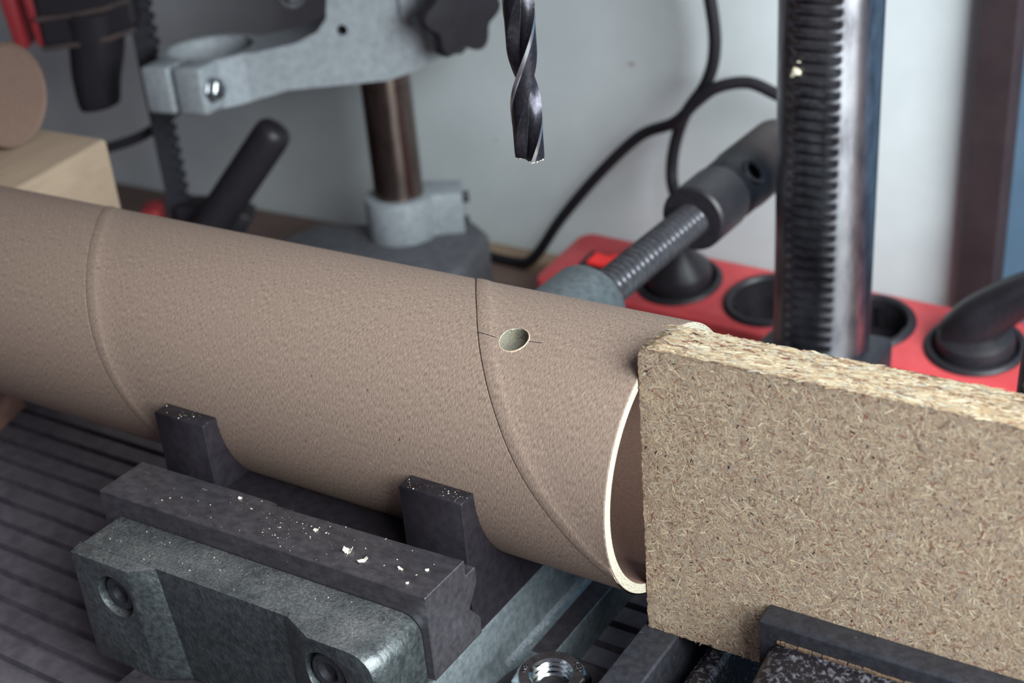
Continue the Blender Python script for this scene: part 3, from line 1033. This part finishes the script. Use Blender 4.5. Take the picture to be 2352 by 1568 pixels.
def bool_tube(bm, cutter):
    me = bpy.data.meshes.new('t'); bm.to_mesh(me); bm.free()
    for mt in (KRAFT, CUT, KRAFT_IN, HOLEWALL): me.materials.append(mt)
    o = bpy.data.objects.new('t', me); col.objects.link(o)
    for f in cutter.faces: f.material_index = 1 if f.calc_center_median().length > math.hypot(38.8, RT - .3) + .0 and f.calc_center_median().yz.length > RT - .3 else 3
    bmesh.ops.recalc_face_normals(cutter, faces=cutter.faces)
    mc = bpy.data.meshes.new('c'); cutter.to_mesh(mc); cutter.free()
    for mt in (KRAFT, CUT, KRAFT_IN, HOLEWALL): mc.materials.append(mt)
    oc = bpy.data.objects.new('c', mc); col.objects.link(oc)
    md = o.modifiers.new('b', 'BOOLEAN'); md.operation = 'DIFFERENCE'; md.solver = 'EXACT'; md.object = oc
    dg = bpy.context.evaluated_depsgraph_get()
    res = bpy.data.meshes.new_from_object(o.evaluated_get(dg))
    b = bmesh.new(); b.from_mesh(res)
    for k in (o, oc):
        d = k.data; bpy.data.objects.remove(k); bpy.data.meshes.remove(d)
    bpy.data.meshes.remove(res)
    return b


bmesh.ops.recalc_face_normals(bm, faces=bm.faces)
bm = bool_tube(bm, cut)
tw = obj('tube_wall', bm, [KRAFT, CUT, KRAFT_IN, HOLEWALL], tube, angle=40)
bm = B()
rnd = random.Random(31)
HX = frame((-38.8, 0, 0), hd_, (1, 0, 0))
rings = []
for k in range(37):
    a = R_(-165 + 250 * k / 36)              # torn lip along the lower and right side of the hole
    wd = .32 * math.sin(math.pi * k / 36) ** .6 * rnd.uniform(.75, 1.2) + .02
    hgt = .16 * math.sin(math.pi * k / 36) * rnd.uniform(.6, 1.3)
    rr = 4.1
    ring = []
    for q in range(6):
        t = q / 5
        r = rr + wd * 1.7 * t
        c = HX @ Vector((r * math.cos(a), r * math.sin(a), 0))
        yy, zz = c.y, c.z
        f = (RT + .03 + hgt * math.sin(math.pi * min(1, t + .12))) / math.hypot(yy, zz) if t < 1 else (RT - .1) / math.hypot(yy, zz)
        dirv = hd_
        base = HX @ Vector((r * math.cos(a), r * math.sin(a), 0))
        lat = base - Vector((-38.8, 0, 0))
        # drop the point on to the cylinder along the drilling direction
        py, pz = lat.y, lat.z
        bq = py * hd_.y + pz * hd_.z; cq = py * py + pz * pz - (RT + (hgt * math.sin(math.pi * min(1, t + .12)) if t < 1 else -.15)) ** 2
        tt_ = -bq + math.sqrt(bq * bq - cq)
        ring.append(base + hd_ * tt_)
    rings.append(ring)
rings_v = [[bm.verts.new(p) for p in r] for r in rings]
for p, q in zip(rings_v, rings_v[1:]):
    for k in range(5): bm.faces.new((p[k], p[k + 1], q[k + 1], q[k]))
obj('torn_lip', bm, TORN, tube, angle=60)['label'] = 'pale torn lip of the drilled hole'
# pencil lines left and right of the hole
for xa, xb, ta, tb in ((-50.2, -43.6, 112.4, 113.0), (-34.4, -30.2, 111.2, 110.6)):
    bm = B()
    n = 12
    top, bot = [], []
    for k in range(n + 1):
        x = xa + (xb - xa) * k / n; t = ta + (tb - ta) * k / n
        for lst, dt in ((top, .17), (bot, -.17)):
            a = R_(t + dt * (1 + .3 * math.sin(k * 2.1)))
            tq = math.degrees(a); rr = RT + .035 + max(0, relief(1 + (x - interp(tq, TH, S1)) / 155.0))
            lst.append(Vector((x, rr * math.cos(a), rr * math.sin(a))))
    tv = [bm.verts.new(p) for p in top]; bv = [bm.verts.new(p) for p in bot]
    for k in range(n): bm.faces.new((tv[k], tv[k + 1], bv[k + 1], bv[k]))
    obj('pencil_line', bm, PENCIL, tube)

# ------------------------------------------------------------------ particle board
board = thing('particle_board', 'raw particle board stop with a pale sawn top edge against the tube end', 'board', (60, -10.5, -44.5))
BX0, BX1, BY0, BY1, BZ0, BZ1 = .35, 150.0, -17.5, -3.5, -44.5, 42.8
rnd = random.Random(11)


def corner(x, y, z):
    """round the upper left corner a little and roughen the edges"""
    r = 3.0 + 1.5 * (y - BY0) / (BY1 - BY0)
    cx, cz = BX0 + r, BZ1 - r
    if x < cx and z > cz:
        d = math.hypot(x - cx, z - cz)
        if d > r:
            x, z = cx + (x - cx) * r / d, cz + (z - cz) * r / d
    return Vector((x, y, z))


def rough(p, amt=.28):
    nx = min(abs(p.x - BX0), 1.4); nz = min(abs(p.z - BZ1), abs(p.z - BZ0), 1.4); ny = min(abs(p.y - BY0), abs(p.y - BY1), 1.4)
    e = sorted((nx, nz, ny))
    k = max(0, 1 - (e[0] + e[1]) / 1.2)
    q = p * 1.3
    return p + Vector((noise.noise(q), noise.noise(q + Vector((7, 1, 3))), noise.noise(q + Vector((1, 9, 4))))) * amt * (k + .12)


bm = B()
nx, nz, ny = 190, 112, 18


def gridface(fn, na, nb):
    vs = [[bm.verts.new(fn(i / na, j / nb)) for j in range(nb + 1)] for i in range(na + 1)]
    for i in range(na):
        for j in range(nb):
            bm.faces.new((vs[i][j], vs[i + 1][j], vs[i + 1][j + 1], vs[i][j + 1]))


lx, ly, lz = BX1 - BX0, BY1 - BY0, BZ1 - BZ0
for fn, na, nb in ((lambda a, b: (BX0 + lx * a, BY0, BZ0 + lz * b), nx, nz), (lambda a, b: (BX0 + lx * a, BY1, BZ0 + lz * b), nx, nz),
                   (lambda a, b: (BX0 + lx * a, BY0 + ly * b, BZ1), nx, ny), (lambda a, b: (BX0 + lx * a, BY0 + ly * b, BZ0), nx, ny),
                   (lambda a, b: (BX0, BY0 + ly * a, BZ0 + lz * b), ny, nz), (lambda a, b: (BX1, BY0 + ly * a, BZ0 + lz * b), ny, nz)):
    gridface(lambda a, b, fn=fn: rough(corner(*fn(a, b))), na, nb)
bmesh.ops.remove_doubles(bm, verts=bm.verts, dist=.02)
obj('board_core', bm, BOARD, board, angle=50)

PAL = [((184, 163, 138), 30), ((193, 174, 149), 20), ((172, 150, 128), 26), ((210, 194, 166), 7), ((160, 147, 134), 16), ((162, 134, 115), 9), ((138, 90, 74), 4.5),
       ((54, 44, 46), 3.0), ((128, 102, 88), 5)]
cols = [lin(c)[:3] for c, _ in PAL]; wts = [w_ for _, w_ in PAL]


TILT = .5


def flakes(name, n, place, parent, mt, lmin, lmax, wmin, wmax, angfn):
    verts, faces, cl = [], [], []
    for _ in range(n):
        o, du, dv, dn = place()
        a = angfn()
        d1 = du * math.cos(a) + dv * math.sin(a); d2 = dv * math.cos(a) - du * math.sin(a)
        L_ = lmin + (lmax - lmin) * rnd.random() ** 2.2; W_ = wmin + (wmax - wmin) * rnd.random() ** 1.5
        c = rnd.choices(cols, wts)[0]
        if c[0] < .05: L_ = min(L_, 1.4); W_ = min(W_, .5)
        j = rnd.uniform(.85, 1.12); c = tuple(min(1, x * j) for x in c)
        t1, t2, h = rnd.uniform(-.03, .03) * TILT, rnd.uniform(-.03, .03) * TILT, rnd.uniform(.015, .06)
        if o.x < BX0 + 1.2: L_ = min(L_, .9)
        b = len(verts)
        pts = ((-.5, -.32), (-.25, -.5), (.3, -.42), (.5, .1), (.22, .5), (-.36, .4))
        for px, py in pts:
            p = o + d1 * L_ * px + d2 * W_ * py + dn * (h + t1 * px * 2 + t2 * py * 2)
            verts.append(p)
        faces.append(tuple(range(b, b + 6)))
        cl += [(*c, 1.0)] * 6
    org = origin_of(parent)
    me = bpy.data.meshes.new(name)
    me.from_pydata([(v - org) * MM for v in verts], [], faces)
    ca = me.color_attributes.new('Col', 'FLOAT_COLOR', 'POINT')
    ca.data.foreach_set('color', [x for c in cl for x in c])
    me.materials.append(mt)
    o = bpy.data.objects.new(name, me); col.objects.link(o); o.parent = parent
    o['kind'] = 'stuff'
    return o


def pl_front():
    while True:
        x, z = rnd.uniform(BX0 + .35, 128), rnd.uniform(BZ0 + .3, BZ1 - .1)
        p = corner(x, BY0, z)
        if (p.x - x) ** 2 + (p.z - z) ** 2 < .01: break
    return Vector((x, BY0, z)), Vector((1, 0, 0)), Vector((0, 0, 1)), Vector((0, -1, 0))


def pl_top():
    x, y = rnd.uniform(BX0 + 1, 128), rnd.uniform(BY0, BY1)
    p = corner(x, y, BZ1)
    s = (p - Vector((BX0 + 4.5, y, BZ1 - 4.5))).normalized() if x < BX0 + 4.5 else Vector((0, 0, 1))
    s.y = 0; s.normalize()
    return p, Vector((s.z, 0, -s.x)), Vector((0, 1, 0)), s


flakes('face_flakes', 52000, pl_front, board, FLAKE, .3, 3.8, .10, .50, lambda: rnd.uniform(0, math.pi))
PAL_TOP = [((192, 172, 142), 30), ((210, 194, 166), 24), ((178, 152, 120), 22), ((150, 122, 98), 12), ((124, 84, 68), 7), ((84, 62, 56), 3), ((178, 170, 154), 12)]
cols = [lin(c)[:3] for c, _ in PAL_TOP]; wts = [w_ for _, w_ in PAL_TOP]
TILT = 1.0
flakes('edge_flakes', 4200, pl_top, board, FLAKE, .8, 6.5, .25, 1.1, lambda: rnd.gauss(0, .28))

# ------------------------------------------------------------------ drill bit
bit = thing('drill_bit', 'dark spiral drill bit with bright lands hanging above the tube', 'drill bit', (BX, BY, 81))
RB, LEAD = 4.0, 54.0


def sect(phi):
    """radius of the two-flute section; first half land, then flute"""
    p = phi % math.pi
    d = p / math.pi
    if d < .10: return RB, 1
    if d < .43: return RB * .955, 0
    if d < .46: return RB * (.955 - (d - .43) * 6), 0
    t = (d - .46) / .54
    return RB * (.775 - .56 * math.sin(math.pi * min(1, t * 1.02)) ** .75) if t < .97 else RB * .9, 0


bm = B()
NS = 96
rings = []
zz = [81.0 + .35 * k for k in range(0, int(56 / .35))]
for z in zz:
    tw_ = 2 * math.pi * (z - 81) / LEAD
    ring = []
    for k in range(NS):
        ph = 2 * math.pi * k / NS
        r, _ = sect(ph)
        a = ph + tw_ + R_(124.6)
        ring.append(Vector((BX + r * math.cos(a), BY + r * math.sin(a), z)))
    rings.append(ring)
loft(bm, rings, caps=False)
# shallow point: close the end with a ring fan to a small centre spur
last = [v for v in bm.verts if abs(v.co.z - 81.0) < 1e-4]
last.sort(key=lambda v: math.atan2(v.co.y - BY, v.co.x - BX))
bm.verts.ensure_lookup_table()
first = bm.verts[:NS]
mid = [bm.verts.new((BX + (v.co.x - BX) * .35, BY + (v.co.y - BY) * .35, 80.6)) for v in first]
tip = bm.verts.new((BX, BY, 79.6))
for k in range(NS):
    j = (k + 1) % NS
    bm.faces.new((first[k], first[j], mid[j], mid[k])); bm.faces.new((mid[k], mid[j], tip))
for f in bm.faces:
    c = f.calc_center_median()
    if len(f.verts) == 4 and c.z > 81.1:
        ph = math.atan2(c.y - BY, c.x - BX) - 2 * math.pi * (c.z - 81) / LEAD - R_(124.6)
        f.material_index = 1 if (ph % math.pi) / math.pi < .105 else 0
obj('fluted_body', bm, [BITDARK, BITLAND], bit, angle=32)
bm = B()
rd = random.Random(8)
for k in range(240):
    a = rd.uniform(0, 2 * math.pi); r = rd.uniform(2.0, 4.1)
    if sect(a - R_(124.6))[0] < r: continue
    p = Vector((BX + r * math.cos(a), BY + r * math.sin(a), 80.75 + rd.uniform(-.1, .25)))
    bmesh.ops.create_icosphere(bm, subdivisions=1, radius=rd.uniform(.08, .30), matrix=Matrix.Translation(p))
o = obj('paper_dust', bm, DUST, bit); o['kind'] = 'stuff'

# ------------------------------------------------------------------ chips and dust
def chip(name, label, c, w_, l_, curl, rz, seed):
    rd = random.Random(seed)
    bm = B()
    n1, n2 = 10, 5
    X = Matrix.Translation(c) @ Matrix.Rotation(rz, 4, 'Z')
    up_, dn_ = [], []
    for i in range(n1 + 1):
        a = -curl / 2 + curl * i / n1
        R1 = l_ / max(curl, .2)
        ru, rl = [], []
        wob = rd.uniform(-.14, .14) * w_
        for j in range(n2 + 1):
            yv = (j / n2 - .5) * (w_ * (1 - .35 * abs(i / n1 - .5) * 2)) + wob + rd.uniform(-.05, .05) * w_
            x = R1 * math.sin(a); z = R1 * (1 - math.cos(a))
            nz_ = rd.uniform(-.06, .06)
            ru.append(bm.verts.new(X @ Vector((x, yv, z + .22 + nz_)))); rl.append(bm.verts.new(X @ Vector((x, yv, z + nz_))))
        up_.append(ru); dn_.append(rl)
    for i in range(n1):
        for j in range(n2):
            bm.faces.new((up_[i][j], up_[i + 1][j], up_[i + 1][j + 1], up_[i][j + 1]))
            bm.faces.new((dn_[i][j], dn_[i][j + 1], dn_[i + 1][j + 1], dn_[i + 1][j]))
    for i in range(n1):
        bm.faces.new((up_[i][0], dn_[i][0], dn_[i + 1][0], up_[i + 1][0])); bm.faces.new((up_[i][n2], up_[i + 1][n2], dn_[i + 1][n2], dn_[i][n2]))
    for j in range(n2):
        bm.faces.new((up_[0][j], up_[0][j + 1], dn_[0][j + 1], dn_[0][j])); bm.faces.new((up_[n1][j], dn_[n1][j], dn_[n1][j + 1], up_[n1][j + 1]))
    o = obj(name, bm, PAPER, origin=c)
    tag(o, label, 'paper chip', 'paper chips on the vise jaw')


def jz(x): return -14.2 + (x + 37) * .019


for lab, x, y, w_, l_, cu, rz, sd in (
        ('largest pale curled cardboard chip lying on the front vise jaw', -68.2, -58.1, 2.4, 3.6, 2.9, .4, 3),
        ('pointed cardboard chip just right of the largest curl on the jaw', -61.9, -59.9, 1.3, 3.2, 1.5, 1.0, 5),
        ('small crumb of cardboard left of the big curl, near the cradle side', -82.9, -54.1, 1.2, 1.4, 1.6, .2, 7),
        ('small flat chip midway between the big curl and the jaw end', -50.4, -58.4, .8, 2.0, .7, -.3, 9),
        ('tiny chip nearest the right end of the jaw top', -43.6, -55.8, .9, 1.1, .6, .6, 11),
        ('tiny chip at the front edge of the jaw top', -45.1, -62.6, .6, .9, .8, .9, 13),
        ('tiny crumb by the notch in the back edge of the jaw', -114.4, -50.9, 1.0, 1.1, 1.4, .1, 15)):
    chip('paper_chip', lab, Vector((x, y, jz(x) + .03)), w_, l_, cu, rz, sd)


def dust(name, spots, mt, label, smin, smax, org, seed):
    rd = random.Random(seed)
    bm = B()
    for p in spots:
        s = smin + (smax - smin) * rd.random() ** 3
        X = Matrix.Translation(p) @ Matrix.Rotation(rd.uniform(0, 3), 4, 'Z') @ Matrix.Diagonal((s * rd.uniform(.7, 1.9), s, s * .6, 1))
        vs = [bm.verts.new(X @ Vector(q)) for q in ((1, 0, 0), (-.5, .86, 0), (-.5, -.86, 0), (0.1, 0, 1.1))]
        for f in ((0, 1, 3), (1, 2, 3), (2, 0, 3), (0, 2, 1)): bm.faces.new([vs[i] for i in f])
    o = obj(name, bm, mt, origin=org, angle=10)
    tag(o, label, 'dust', kind='stuff')


rd = random.Random(21)
sp = []
for _ in range(120):
    x = rd.triangular(-150, -40, -85); y = rd.uniform(-65, -48.6)
    sp.append(Vector((x, y, jz(x))))
for _ in range(40):
    x = rd.gauss(-92, 7); y = rd.gauss(-55, 3.4)
    if -65 < y < -48.6: sp.append(Vector((x, y, jz(x))))
for x0, x1, n in ((-59.8, -39.8, 46), (-153, -133, 20)):
    for _ in range(n):
        sp.append(Vector((rd.uniform(x0, x1), rd.uniform(-43.2, -38.0), 0.0)))
for _ in range(60):
    x = rd.uniform(-150, -44)
    sp.append(Vector((x, rd.uniform(-79.5, -67), -21.2 + (x + 37) * .019)))
dust('saw_dust', sp, DUST, 'pale saw dust specks scattered over the jaw and cradle tops', 0.05, .26, (-96, -55, -15), 5)

bm = B()
for dx, dz, s in ((0, 0, 2.1), (1.4, 3.4, 1.1), (-1.2, -1.6, 1.2)):
    c = Vector((0, 0, 0))
    a = R_(250)
    p = Vector((DP[0] + RC * math.cos(a) * .97 + dx, DP[1] + RC * math.sin(a) * .97, 39.5 + dz))
    bmesh.ops.create_icosphere(bm, subdivisions=2, radius=s, matrix=Matrix.Translation(p) @ Matrix.Diagonal((1, .5, .9, 1)))
for v in bm.verts:
    v.co += Vector((noise.noise(v.co), noise.noise(v.co + Vector((3, 3, 3))), noise.noise(v.co + Vector((9, 1, 1))))) * .5
tag(obj('wood_chip', bm, DUST, origin=(DP[0] + RC * math.cos(R_(250)), DP[1] + RC * math.sin(R_(250)), 39.5)), 'cream wood chip stuck to the toothed side of the steel column', 'wood chip')
for mt_ in MAT_TMP: bpy.data.materials.remove(mt_)
